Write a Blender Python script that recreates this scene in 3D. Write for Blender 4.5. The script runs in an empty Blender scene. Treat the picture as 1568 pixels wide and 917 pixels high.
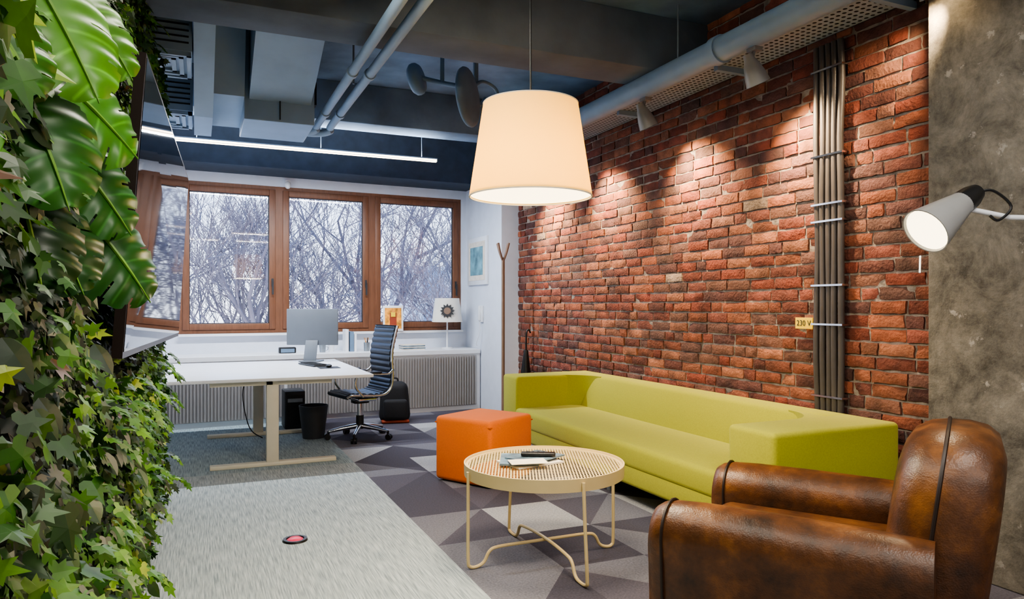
import bpy, bmesh, math, random
from mathutils import Vector, Matrix, Euler, noise
random.seed(7)
R=math.radians
scene=bpy.context.scene

def lin(r,g,b,a=1.0):
    def c(x):
        x/=255.0
        return x/12.92 if x<=0.04045 else ((x+0.055)/1.055)**2.4
    return (c(r),c(g),c(b),a)

# ------------------------------------------------------------ materials
def newmat(name):
    m=bpy.data.materials.new(name); m.use_nodes=True
    nt=m.node_tree; b=nt.nodes['Principled BSDF']
    return m,nt,b
def mat(name,col,rough=0.6,metal=0.0,var=0.12,scale=8.0,bump=0.0,bscale=60.0,stretch=None,emit=None,es=0.0,coat=0.0,sheen=0.0):
    m,nt,b=newmat(name)
    N=nt.nodes; L=nt.links
    tc=N.new('ShaderNodeTexCoord'); mp=N.new('ShaderNodeMapping')
    L.new(tc.outputs['Object'],mp.inputs['Vector'])
    if stretch: mp.inputs['Scale'].default_value=stretch
    no=N.new('ShaderNodeTexNoise'); no.inputs['Scale'].default_value=scale; no.inputs['Detail'].default_value=5
    L.new(mp.outputs['Vector'],no.inputs['Vector'])
    rp=N.new('ShaderNodeValToRGB')
    c=Vector(col[:3])
    rp.color_ramp.elements[0].position=0.3; rp.color_ramp.elements[1].position=0.7
    rp.color_ramp.elements[0].color=(*(c*(1-var)),1); rp.color_ramp.elements[1].color=(*(c*(1+var)),1)
    L.new(no.outputs['Fac'],rp.inputs['Fac']); L.new(rp.outputs['Color'],b.inputs['Base Color'])
    b.inputs['Roughness'].default_value=rough; b.inputs['Metallic'].default_value=metal
    b.inputs['Coat Weight'].default_value=coat
    b.inputs['Sheen Weight'].default_value=sheen
    if bump>0:
        n2=N.new('ShaderNodeTexNoise'); n2.inputs['Scale'].default_value=bscale; n2.inputs['Detail'].default_value=4
        L.new(mp.outputs['Vector'],n2.inputs['Vector'])
        bp=N.new('ShaderNodeBump'); bp.inputs['Strength'].default_value=bump; bp.inputs['Distance'].default_value=0.01
        L.new(n2.outputs['Fac'],bp.inputs['Height']); L.new(bp.outputs['Normal'],b.inputs['Normal'])
    if emit:
        b.inputs['Emission Color'].default_value=emit; b.inputs['Emission Strength'].default_value=es
    return m
def math_node(nt,op,a,b=None):
    n=nt.nodes.new('ShaderNodeMath'); n.operation=op
    for i,x in enumerate((a,b)):
        if x is None: continue
        if isinstance(x,(int,float)): n.inputs[i].default_value=x
        else: nt.links.new(x,n.inputs[i])
    return n.outputs[0]

M={}
M['white']=mat('white_laminate',lin(226,228,232),0.35,var=0.02)
M['wallwhite']=mat('white_plaster',lin(214,220,232),0.85,var=0.03,bump=0.05)
M['beige_metal']=mat('beige_powdercoat',lin(212,188,136),0.45,var=0.03)
M['desk_metal']=mat('cream_powdercoat',lin(205,200,182),0.45,var=0.03)
M['black']=mat('black_plastic',lin(22,22,24),0.4)
M['darkgrey']=mat('dark_grey_plastic',lin(50,52,56),0.5)
M['monitorgrey']=mat('monitor_back_grey',lin(104,110,118),0.4,var=0.03)
M['chrome']=mat('chrome',lin(215,215,218),0.15,1.0,var=0.02)
M['steel']=mat('galvanised_steel',lin(150,158,165),0.4,0.7,var=0.1,scale=15)
M['lampgrey']=mat('lamp_grey_enamel',lin(140,140,140),0.35,0.0,var=0.05)
M['bluegrey']=mat('blue_grey_paint',lin(104,128,152),0.6,var=0.18,scale=3,bump=0.1,bscale=15)
M['duct']=mat('duct_paint',lin(134,156,178),0.5,var=0.08,scale=4)
M['ceil']=mat('ceiling_concrete_blue',lin(106,130,156),0.8,var=0.35,scale=2.5,bump=0.3,bscale=12)
M['ceilbeam']=mat('beam_concrete_grey',lin(92,100,110),0.8,var=0.3,scale=2.0,bump=0.3,bscale=10)
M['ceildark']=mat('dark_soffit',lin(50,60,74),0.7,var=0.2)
M['wood']=mat('brown_window_wood',lin(118,78,56),0.45,var=0.15,scale=6,stretch=(8,8,1))
M['woodlight']=mat('pale_wood',lin(128,104,88),0.5,var=0.1,stretch=(8,8,1))
M['panel']=mat('fluted_beige_panel',lin(150,146,144),0.6,var=0.03)
M['sofa']=mat('green_wool_fabric',lin(164,163,46),0.95,var=0.08,scale=120,bump=0.25,bscale=500,sheen=0.1)
M['pouf']=mat('orange_fabric',lin(228,112,24),0.95,var=0.06,scale=120,bump=0.25,bscale=500,sheen=0.1)
M['pouftop']=mat('orange_fabric_seam',lin(190,86,14),0.95)
M['rubber']=mat('hvac_black',lin(18,20,22),0.7)
M['paper']=mat('paper',lin(225,215,200),0.7,var=0.1,scale=20)
M['magazine']=mat('magazine_cover',lin(96,116,130),0.35,var=0.7,scale=14)
M['yellow']=mat('yellow_label',lin(245,205,30),0.5,var=0.02)
M['fabricblack']=mat('backpack_nylon',lin(26,26,30),0.8,bump=0.3,bscale=150)
M['redacc']=mat('glowing_red_plastic',lin(190,30,60),0.4,emit=lin(220,30,90),es=0.3)  # plain plastic with a faint added glow, not a lamp
M['orangeacc']=mat('backpack_trim',lin(150,60,30),0.6)
M['art']=mat('art_print_teal',lin(110,155,165),0.6,var=0.7,scale=5)
M['artor']=mat('art_print_orange',lin(225,150,50),0.6,var=0.7,scale=16)
M['cable']=mat('cable_conduit_grey',lin(72,66,64),0.45,var=0.1)
M['blackleather']=mat('black_leather',lin(28,36,50),0.35,var=0.2,scale=20,bump=0.15,bscale=120,coat=0.1)
M['tvscreen']=mat('tv_glass',lin(8,9,11),0.03,var=0.0)
M['tvbezel']=mat('tv_bezel',lin(44,32,28),0.35,var=0.05)
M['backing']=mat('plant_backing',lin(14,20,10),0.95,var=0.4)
M['tree']=mat('tree_bark',lin(138,124,126),0.9,var=0.3,scale=3)
M['snow']=mat('pale_ground',lin(200,205,210),0.9)
M['facade']=mat('pale_facade',lin(215,208,205),0.9,var=0.12,scale=.3)
M['facwin']=mat('facade_window',lin(150,165,185),0.3)
M['ledon']=mat('led_diffuser',lin(255,250,240),0.5,var=0,emit=lin(255,226,195),es=6)
M['bulb']=mat('warm_bulb',lin(255,240,210),0.5,var=0,emit=lin(255,226,175),es=14)
M['lampface']=mat('lamp_reflector_lit',lin(255,240,210),0.5,var=0,emit=lin(255,236,195),es=3)
M['shade_white']=mat('white_fabric_shade',lin(225,222,214),0.9,var=0.03)

def leather():
    m,nt,b=newmat('brown_aged_leather'); N=nt.nodes;L=nt.links
    tc=N.new('ShaderNodeTexCoord')
    n=N.new('ShaderNodeTexNoise'); n.inputs['Scale'].default_value=5; n.inputs['Detail'].default_value=8; n.inputs['Roughness'].default_value=0.65
    L.new(tc.outputs['Object'],n.inputs['Vector'])
    rp=N.new('ShaderNodeValToRGB'); e=rp.color_ramp.elements
    e[0].position=0.30; e[0].color=lin(44,25,12); e[1].position=0.74; e[1].color=lin(138,88,42)
    k=rp.color_ramp.elements.new(0.5); k.color=lin(86,51,24)
    L.new(n.outputs['Fac'],rp.inputs['Fac']); L.new(rp.outputs['Color'],b.inputs['Base Color'])
    v=N.new('ShaderNodeTexVoronoi'); v.inputs['Scale'].default_value=160
    L.new(tc.outputs['Object'],v.inputs['Vector'])
    n2=N.new('ShaderNodeTexNoise'); n2.inputs['Scale'].default_value=9; n2.inputs['Detail'].default_value=6
    L.new(tc.outputs['Object'],n2.inputs['Vector'])
    b1=N.new('ShaderNodeBump'); b1.inputs['Strength'].default_value=0.15; b1.inputs['Distance'].default_value=0.004
    b2=N.new('ShaderNodeBump'); b2.inputs['Strength'].default_value=0.35; b2.inputs['Distance'].default_value=0.02
    L.new(v.outputs['Distance'],b1.inputs['Height']); L.new(n2.outputs['Fac'],b2.inputs['Height'])
    L.new(b1.outputs['Normal'],b2.inputs['Normal']); L.new(b2.outputs['Normal'],b.inputs['Normal'])
    b.inputs['Roughness'].default_value=0.40
    return m
M['leather']=leather()
M['leatherseam']=mat('leather_seam',lin(34,20,12),0.5)

def attrmat(name,attr,rough,bump=0,bscale=50,trans=0,mixnoise=0.0,nscale=20,lo=.35,hi=1.5):
    m,nt,b=newmat(name); N=nt.nodes;L=nt.links
    a=N.new('ShaderNodeAttribute'); a.attribute_name=attr
    tc=N.new('ShaderNodeTexCoord')
    n=N.new('ShaderNodeTexNoise'); n.inputs['Scale'].default_value=nscale; n.inputs['Detail'].default_value=6
    L.new(tc.outputs['Object'],n.inputs['Vector'])
    mx=N.new('ShaderNodeMix'); mx.data_type='RGBA'; mx.blend_type='MULTIPLY'; mx.inputs[0].default_value=mixnoise
    rp=N.new('ShaderNodeValToRGB'); rp.color_ramp.elements[0].color=(lo,lo,lo,1); rp.color_ramp.elements[1].color=(hi,hi,hi,1)
    rp.color_ramp.elements[0].position=.3; rp.color_ramp.elements[1].position=.7
    L.new(n.outputs['Fac'],rp.inputs['Fac'])
    L.new(a.outputs['Color'],mx.inputs[6]); L.new(rp.outputs['Color'],mx.inputs[7])
    L.new(mx.outputs[2],b.inputs['Base Color'])
    b.inputs['Roughness'].default_value=rough
    if bump:
        n2=N.new('ShaderNodeTexNoise'); n2.inputs['Scale'].default_value=bscale; n2.inputs['Detail'].default_value=6
        L.new(tc.outputs['Object'],n2.inputs['Vector'])
        bp=N.new('ShaderNodeBump'); bp.inputs['Strength'].default_value=bump; bp.inputs['Distance'].default_value=0.012
        L.new(n2.outputs['Fac'],bp.inputs['Height']); L.new(bp.outputs['Normal'],b.inputs['Normal'])
    if trans:
        tr=N.new('ShaderNodeBsdfTranslucent'); ms=N.new('ShaderNodeMixShader'); ms.inputs[0].default_value=trans
        L.new(mx.outputs[2],tr.inputs['Color']); L.new(b.outputs[0],ms.inputs[1]); L.new(tr.outputs[0],ms.inputs[2])
        L.new(ms.outputs[0],N['Material Output'].inputs[0])
    return m
M['leaf']=attrmat('leaf_green','Col',0.42,trans=0.2,mixnoise=0.3,nscale=30)
M['bigleaf']=attrmat('monstera_green','Col',0.35,trans=0.2,mixnoise=0.35,nscale=10)
M['brick']=attrmat('old_brick','Col',0.9,bump=0.8,bscale=55,mixnoise=0.8,nscale=9,lo=.45,hi=1.5)
M['mortar']=mat('mortar',lin(134,124,116),0.95,var=0.4,scale=12,bump=1.0,bscale=40)

def concrete():
    m,nt,b=newmat('raw_concrete'); N=nt.nodes;L=nt.links
    tc=N.new('ShaderNodeTexCoord')
    n=N.new('ShaderNodeTexNoise'); n.inputs['Scale'].default_value=4; n.inputs['Detail'].default_value=14; n.inputs['Roughness'].default_value=.78; n.inputs['Distortion'].default_value=.3
    L.new(tc.outputs['Object'],n.inputs['Vector'])
    rp=N.new('ShaderNodeValToRGB'); e=rp.color_ramp.elements
    e[0].position=.36; e[0].color=lin(72,67,60); e[1].position=.66; e[1].color=lin(148,141,130)
    L.new(n.outputs['Fac'],rp.inputs['Fac'])
    n3=N.new('ShaderNodeTexNoise'); n3.inputs['Scale'].default_value=11; n3.inputs['Detail'].default_value=12; n3.inputs['Roughness'].default_value=.7
    L.new(tc.outputs['Object'],n3.inputs['Vector'])
    r3=N.new('ShaderNodeValToRGB'); r3.color_ramp.elements[0].position=.62; r3.color_ramp.elements[1].position=.67
    L.new(n3.outputs['Fac'],r3.inputs['Fac'])
    mx=N.new('ShaderNodeMix'); mx.data_type='RGBA'
    L.new(r3.outputs['Color'],mx.inputs[0]); L.new(rp.outputs['Color'],mx.inputs[6]); mx.inputs[7].default_value=lin(165,158,150)
    L.new(mx.outputs[2],b.inputs['Base Color'])
    b.inputs['Roughness'].default_value=.85
    bp=N.new('ShaderNodeBump'); bp.inputs['Strength'].default_value=.8; bp.inputs['Distance'].default_value=.02
    L.new(n3.outputs['Fac'],bp.inputs['Height']); L.new(bp.outputs['Normal'],b.inputs['Normal'])
    return m
M['concrete']=concrete()

def carpet():
    m,nt,b=newmat('carpet_tiles'); N=nt.nodes;L=nt.links
    tc=N.new('ShaderNodeTexCoord'); sp=N.new('ShaderNodeSeparateXYZ'); L.new(tc.outputs['Object'],sp.inputs[0])
    x,y=sp.outputs[0],sp.outputs[1]
    u=math_node(nt,'DIVIDE',math_node(nt,'SUBTRACT',x,1.27),0.5); v=math_node(nt,'DIVIDE',math_node(nt,'ADD',y,.25),0.6)
    fu=math_node(nt,'FRACT',u); fv=math_node(nt,'FRACT',v); iu=math_node(nt,'FLOOR',u); iv=math_node(nt,'FLOOR',v)
    par=math_node(nt,'MODULO',math_node(nt,'ADD',math_node(nt,'ABSOLUTE',iu),math_node(nt,'ABSOLUTE',iv)),2)
    d1=math_node(nt,'GREATER_THAN',math_node(nt,'ADD',fu,fv),1)
    d2=math_node(nt,'GREATER_THAN',fu,fv)
    mi=N.new('ShaderNodeMix'); mi.data_type='FLOAT'; L.new(par,mi.inputs[0]); L.new(d1,mi.inputs[2]); L.new(d2,mi.inputs[3])
    cb=N.new('ShaderNodeCombineXYZ'); L.new(iu,cb.inputs[0]); L.new(iv,cb.inputs[1]); L.new(mi.outputs[0],cb.inputs[2])
    wn=N.new('ShaderNodeTexWhiteNoise'); wn.noise_dimensions='3D'; L.new(cb.outputs[0],wn.inputs['Vector'])
    rp=N.new('ShaderNodeValToRGB'); rp.color_ramp.interpolation='CONSTANT'; e=rp.color_ramp.elements
    e[0].position=0; e[0].color=lin(66,63,74); e[1].position=.42; e[1].color=lin(78,75,86)
    for p,c in ((.64,lin(108,107,115)),(.80,lin(158,159,162))):
        k=rp.color_ramp.elements.new(p); k.color=c
    L.new(wn.outputs['Value'],rp.inputs['Fac'])
    mp=N.new('ShaderNodeMapping'); mp.inputs['Scale'].default_value=(150,6,1); L.new(tc.outputs['Object'],mp.inputs['Vector'])
    n=N.new('ShaderNodeTexNoise'); n.inputs['Scale'].default_value=1; n.inputs['Detail'].default_value=3; L.new(mp.outputs[0],n.inputs['Vector'])
    r2=N.new('ShaderNodeValToRGB'); r2.color_ramp.elements[0].position=.3; r2.color_ramp.elements[1].position=.7
    r2.color_ramp.elements[0].color=lin(118,130,134); r2.color_ramp.elements[1].color=lin(182,190,190)
    L.new(n.outputs['Fac'],r2.inputs['Fac'])
    side=math_node(nt,'GREATER_THAN',x,1.27)
    mx=N.new('ShaderNodeMix'); mx.data_type='RGBA'; L.new(side,mx.inputs[0]); L.new(r2.outputs[0],mx.inputs[6])
    n2=N.new('ShaderNodeTexNoise'); n2.inputs['Scale'].default_value=90; n2.inputs['Detail'].default_value=4; L.new(tc.outputs['Object'],n2.inputs['Vector'])
    r4=N.new('ShaderNodeValToRGB'); r4.color_ramp.elements[0].position=.3; r4.color_ramp.elements[1].position=.7
    r4.color_ramp.elements[0].color=(.7,.7,.7,1); r4.color_ramp.elements[1].color=(1.2,1.2,1.2,1); L.new(n2.outputs['Fac'],r4.inputs['Fac'])
    mm=N.new('ShaderNodeMix'); mm.data_type='RGBA'; mm.blend_type='MULTIPLY'; mm.inputs[0].default_value=1
    L.new(rp.outputs[0],mm.inputs[6]); L.new(r4.outputs[0],mm.inputs[7]); L.new(mm.outputs[2],mx.inputs[7])
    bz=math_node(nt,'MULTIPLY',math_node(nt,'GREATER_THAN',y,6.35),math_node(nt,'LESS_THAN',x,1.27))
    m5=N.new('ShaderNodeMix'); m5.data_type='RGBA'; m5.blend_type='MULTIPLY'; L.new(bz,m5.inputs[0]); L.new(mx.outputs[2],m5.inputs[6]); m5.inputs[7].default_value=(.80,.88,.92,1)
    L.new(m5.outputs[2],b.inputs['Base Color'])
    b.inputs['Roughness'].default_value=.95
    bp=N.new('ShaderNodeBump'); bp.inputs['Strength'].default_value=.3; bp.inputs['Distance'].default_value=.005
    L.new(n2.outputs['Fac'],bp.inputs['Height']); L.new(bp.outputs['Normal'],b.inputs['Normal'])
    return m
M['carpet']=carpet()

def perf(name,base,dark,s,axes=(0,1),rad=.28):
    m,nt,b=newmat(name); N=nt.nodes;L=nt.links
    tc=N.new('ShaderNodeTexCoord'); sp=N.new('ShaderNodeSeparateXYZ'); L.new(tc.outputs['Object'],sp.inputs[0])
    u=math_node(nt,'SUBTRACT',math_node(nt,'FRACT',math_node(nt,'DIVIDE',sp.outputs[axes[0]],s)),.5)
    v=math_node(nt,'SUBTRACT',math_node(nt,'FRACT',math_node(nt,'DIVIDE',sp.outputs[axes[1]],s)),.5)
    d=math_node(nt,'SQRT',math_node(nt,'ADD',math_node(nt,'MULTIPLY',u,u),math_node(nt,'MULTIPLY',v,v)))
    g=math_node(nt,'LESS_THAN',d,rad)
    mx=N.new('ShaderNodeMix'); mx.data_type='RGBA'; L.new(g,mx.inputs[0]); mx.inputs[6].default_value=base; mx.inputs[7].default_value=dark
    L.new(mx.outputs[2],b.inputs['Base Color']); b.inputs['Roughness'].default_value=.5
    return m
M['tray']=perf('perforated_tray',lin(150,162,174),lin(30,34,38),.045)

def shade():
    m=bpy.data.materials.new('lampshade_fabric'); m.use_nodes=True; nt=m.node_tree; N=nt.nodes;L=nt.links
    b=N['Principled BSDF']; b.inputs['Base Color'].default_value=lin(228,208,150); b.inputs['Roughness'].default_value=.9
    b.inputs['Emission Color'].default_value=lin(255,208,100); b.inputs['Emission Strength'].default_value=.22
    n=N.new('ShaderNodeTexNoise'); n.inputs['Scale'].default_value=200
    bp=N.new('ShaderNodeBump'); bp.inputs['Strength'].default_value=.05; L.new(n.outputs['Fac'],bp.inputs['Height']); L.new(bp.outputs['Normal'],b.inputs['Normal'])
    t=N.new('ShaderNodeBsdfTranslucent'); t.inputs['Color'].default_value=lin(245,220,135)
    ms=N.new('ShaderNodeMixShader'); ms.inputs[0].default_value=.45
    L.new(b.outputs[0],ms.inputs[1]); L.new(t.outputs[0],ms.inputs[2]); L.new(ms.outputs[0],N['Material Output'].inputs[0])
    return m
M['shade']=shade()
def glass():
    m=bpy.data.materials.new('window_glass'); m.use_nodes=True; nt=m.node_tree; N=nt.nodes;L=nt.links
    N.remove(N['Principled BSDF'])
    t=N.new('ShaderNodeBsdfTransparent'); g=N.new('ShaderNodeBsdfGlossy'); g.inputs['Roughness'].default_value=.02
    f=N.new('ShaderNodeFresnel'); f.inputs[0].default_value=1.4
    ms=N.new('ShaderNodeMixShader'); L.new(f.outputs[0],ms.inputs[0]); L.new(t.outputs[0],ms.inputs[1]); L.new(g.outputs[0],ms.inputs[2]); L.new(ms.outputs[0],N['Material Output'].inputs[0])
    return m
M['glass']=glass()

# ------------------------------------------------------------ mesh builder
class MB:
    def __init__(s): s.v=[];s.f=[];s.m=[];s.c=[]
    def add(s,vs,fs,mat=0,T=None,col=None):
        o=len(s.v)
        for p in vs:
            p=Vector(p)
            if T is not None: p=T@p
            s.v.append(p)
            s.c.append(col if col else (1,1,1,1))
        for f in fs:
            s.f.append([i+o for i in f]); s.m.append(mat)
    def box(s,c,d,mat=0,bev=0,seg=2,rot=(0,0,0),T=None,taper=None,cuts=0):
        bm=bmesh.new(); bmesh.ops.create_cube(bm,size=1)
        if taper:
            for v in bm.verts:
                if v.co.z>0: v.co.x*=taper[0]; v.co.y*=taper[1]
        for v in bm.verts: v.co=Vector((v.co.x*d[0],v.co.y*d[1],v.co.z*d[2]))
        if bev: bmesh.ops.bevel(bm,geom=list(bm.edges),offset=bev,segments=seg,profile=.5,affect='EDGES')
        A=Matrix.Translation(c)@Euler(rot).to_matrix().to_4x4()
        if T is not None: A=T@A
        bm.verts.index_update()
        s.add([v.co.copy() for v in bm.verts],[[v.index for v in f.verts] for f in bm.faces],mat,A)
        bm.free()
    def bx(s,a,b,mat=0,**k):
        a=Vector(a);b=Vector(b); s.box((a+b)/2,(abs(b.x-a.x),abs(b.y-a.y),abs(b.z-a.z)),mat,**k)
    def tube(s,pts,r,mat=0,n=8,closed=False,T=None,caps=True):
        pts=[Vector(p) for p in pts]; rs=r if isinstance(r,(list,tuple)) else [r]*len(pts)
        K=len(pts); t0=(pts[1]-pts[0]).normalized()
        up=Vector((0,0,1)) if abs(t0.z)<.9 else Vector((1,0,0))
        nrm=t0.cross(up).normalized(); vs=[];prev=t0
        for i,p in enumerate(pts):
            if closed: t=(pts[(i+1)%K]-pts[i-1]).normalized()
            elif i==0: t=t0
            elif i==K-1: t=(pts[-1]-pts[-2]).normalized()
            else: t=((pts[i+1]-p).normalized()+(p-pts[i-1]).normalized())
            if t.length<1e-6: t=prev
            t=t.normalized()
            q=prev.rotation_difference(t); nrm=(q@nrm).normalized(); prev=t
            b=t.cross(nrm)
            for j in range(n):
                a=2*math.pi*j/n; vs.append(p+(nrm*math.cos(a)+b*math.sin(a))*rs[i])
        fs=[]
        for i in range(K if closed else K-1):
            for j in range(n):
                i2=(i+1)%K; fs.append([i*n+j,i*n+(j+1)%n,i2*n+(j+1)%n,i2*n+j])
        if caps and not closed:
            fs.append(list(range(n))[::-1]); fs.append([(K-1)*n+j for j in range(n)])
        s.add(vs,fs,mat,T)
    def cyl(s,a,b,r,r2=None,mat=0,n=20,T=None,caps=True): s.tube([a,b],[r,r if r2 is None else r2],mat,n,T=T,caps=caps)
    def lathe(s,prof,mat=0,n=40,T=None):
        vs=[];fs=[]
        for (r,z) in prof:
            for j in range(n):
                a=2*math.pi*j/n; vs.append((r*math.cos(a),r*math.sin(a),z))
        for i in range(len(prof)-1):
            for j in range(n): fs.append([i*n+j,i*n+(j+1)%n,(i+1)*n+(j+1)%n,(i+1)*n+j])
        s.add(vs,fs,mat,T)
    def prism(s,out,z0,z1,mat=0,T=None):
        n=len(out); vs=[(x,y,z0) for x,y in out]+[(x,y,z1) for x,y in out]
        fs=[list(range(n))[::-1],list(range(n,2*n))]+[[i,(i+1)%n,n+(i+1)%n,n+i] for i in range(n)]
        s.add(vs,fs,mat,T)
    def sphere(s,c,rad,mat=0,T=None,u=16,v=10):
        bm=bmesh.new(); bmesh.ops.create_uvsphere(bm,u_segments=u,v_segments=v,radius=1)
        rad=rad if isinstance(rad,(tuple,list)) else (rad,)*3
        A=Matrix.Translation(c)@Matrix.Diagonal((*rad,1))
        if T is not None: A=T@A
        bm.verts.index_update()
        s.add([x.co.copy() for x in bm.verts],[[x.index for x in f.verts] for f in bm.faces],mat,A); bm.free()
    def build(s,name,mats,smooth=35,T=None,loc=(0,0,0),rotz=0,colors=False,parent=None,subs=0,bev=0):
        me=bpy.data.meshes.new(name)
        vs=[(T@v if T is not None else v) for v in s.v]
        me.from_pydata([tuple(v) for v in vs],[],s.f)
        for m in mats: me.materials.append(M[m] if isinstance(m,str) else m)
        me.polygons.foreach_set('material_index',s.m)
        if colors:
            ca=me.color_attributes.new('Col','FLOAT_COLOR','POINT')
            flat=[x for c in s.c for x in c]; ca.data.foreach_set('color',flat)
        me.update()
        if not colors:
            bm=bmesh.new(); bm.from_mesh(me); bmesh.ops.recalc_face_normals(bm,faces=bm.faces); bm.to_mesh(me); bm.free()
        if smooth:
            me.shade_smooth(); me.set_sharp_from_angle(angle=R(smooth))
        ob=bpy.data.objects.new(name,me); scene.collection.objects.link(ob)
        ob.location=loc; ob.rotation_euler=(0,0,rotz)
        if parent: ob.parent=parent
        return ob

def smooth_path(pts,k=6):
    pts=[Vector(p) for p in pts]; out=[]
    for i in range(len(pts)-1):
        p0=pts[max(i-1,0)];p1=pts[i];p2=pts[i+1];p3=pts[min(i+2,len(pts)-1)]
        for j in range(k):
            t=j/k; out.append(.5*((2*p1)+(-p0+p2)*t+(2*p0-5*p1+4*p2-p3)*t*t+(-p0+3*p1-3*p2+p3)*t**3))
    out.append(pts[-1]); return out

def area(name,loc,rot,sx,sy,power,col,parent=None,spread=180):
    l=bpy.data.lights.new(name,'AREA'); l.shape='RECTANGLE'; l.size=sx; l.size_y=sy; l.energy=power; l.color=col; l.spread=R(spread)
    o=bpy.data.objects.new(name,l); scene.collection.objects.link(o); o.location=loc; o.rotation_euler=rot
    if parent: o.parent=parent
    return o
def aim(o,target):
    d=Vector(target)-o.location; o.rotation_euler=d.to_track_quat('-Z','Y').to_euler()

# ------------------------------------------------------------ room shell
WA=math.atan(.05)
WM=Matrix.Translation((0,9.42,0))@Matrix.Rotation(WA,4,'Z')   # window wall frame
CZ=3.62
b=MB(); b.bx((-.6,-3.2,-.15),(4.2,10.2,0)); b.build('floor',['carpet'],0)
b=MB(); b.bx((-.6,-3.2,CZ),(4.2,10.2,CZ+.2)); b.build('ceiling',['ceil'],0)
b=MB(); b.bx((-.62,-3.2,0),(-.45,9.9,CZ)); b.build('wall_left',['wallwhite'],0)
b=MB(); b.bx((-.6,-3.35,0),(4.2,-3.2,CZ)); b.build('wall_rear',['wallwhite'],0)
b=MB()
b.bx((-.55,0,0),(3.9,.35,1.04)); b.bx((-.55,0,2.88),(3.9,.35,CZ)); b.bx((-.55,0,1.04),(-.2,.35,2.88)); b.bx((3.43,0,1.04),(3.9,.35,2.88))
b.build('wall_back',['wallwhite'],0,T=WM)
b=MB(); b.bx((3.5,8.3,0),(4.1,9.62,CZ)); b.build('wall_niche',['wallwhite'],0)
# brick wall
BX=3.75
b=MB(); b.bx((BX-.004,-3.2,0),(BX+.2,8.35,CZ),1)
rowh=.083; z=.0; row=0
pal=[(122,68,50),(132,74,52),(112,60,48),(140,84,62),(98,56,48),(126,70,58),(144,92,70),(92,58,54),(120,80,66),(116,57,43),(102,70,62)]
while z<CZ-.04:
    y=1.9-random.random()*.26
    while y<8.3:
        w=random.choice([.25,.25,.25,.26,.24,.125])
        h=rowh-.014+random.uniform(-.004,.003)
        ww=w-.014
        dep=random.uniform(-.006,.006)
        c=random.choice(pal); k=random.uniform(.82,1.06)
        if random.random()<.006: c=(150,128,112)
        col=lin(min(255,c[0]*k),min(255,c[1]*k),min(255,c[2]*k))
        nx,nz=7,4
        vs=[];fs=[]; tilt=random.uniform(-.006,.006)
        chip=random.random()<.2; cx,cz=random.choice([0,nx-1]),random.choice([0,nz-1])
        for iz in range(nz):
            for ix in range(nx):
                fy=ix/(nx-1); fz=iz/(nz-1)
                edge=(ix in(0,nx-1)) or (iz in (0,nz-1))
                py=y+fy*ww+random.uniform(-.003,.003)*(1.5 if edge else 1); pz=z+.006+fz*h+random.uniform(-.002,.002)*(1.6 if edge else 1)
                px=BX-.018+dep+tilt*(fy-.5)+random.uniform(-.002,.002)+(.005 if edge else 0)
                if chip and abs(ix-cx)<=1 and abs(iz-cz)<=1: px+=.010
                vs.append((px,py,pz))
        for iz in range(nz-1):
            for ix in range(nx-1):
                a=iz*nx+ix; fs.append([a,a+nx,a+nx+1,a+1])
        ring=[i for i in range(nx)]+[iz*nx+nx-1 for iz in range(1,nz)]+[(nz-1)*nx+i for i in range(nx-2,-1,-1)]+[iz*nx for iz in range(nz-2,0,-1)]
        base=len(vs)
        for i in ring: vs.append((BX+.03,vs[i][1],vs[i][2]))
        n=len(ring)
        for i in range(n): fs.append([ring[i],ring[(i+1)%n],base+(i+1)%n,base+i])
        b.add(vs,fs,0,None,col)
        y+=w
    z+=rowh; row+=1
b.build('wall_right',['brick','mortar'],50,colors=True)
b=MB(); b.bx((3.6,.2,0),(4.1,2.64,CZ),bev=.012); b.build('concrete_pillar',['concrete'],30)
# beams
b=MB(); b.bx((-.45,4.62,3.2),(BX,5.05,CZ),bev=.01); b.build('ceiling_beam',['ceilbeam'],30)
b=MB(); b.bx((-.45,7.25,3.22),(BX,7.6,CZ),bev=.01); b.build('ceiling_beam',['ceil'],30)
b=MB(); b.bx((-.45,1.6,3.25),(BX,2.0,CZ),bev=.01); b.build('ceiling_beam',['ceilbeam'],30)
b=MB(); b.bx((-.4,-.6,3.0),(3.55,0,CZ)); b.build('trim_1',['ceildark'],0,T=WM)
b=MB(); b.bx((-.2,-.07,1.01),(3.43,.12,1.04)); b.build('trim_2',['white'],0,T=WM)

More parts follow.
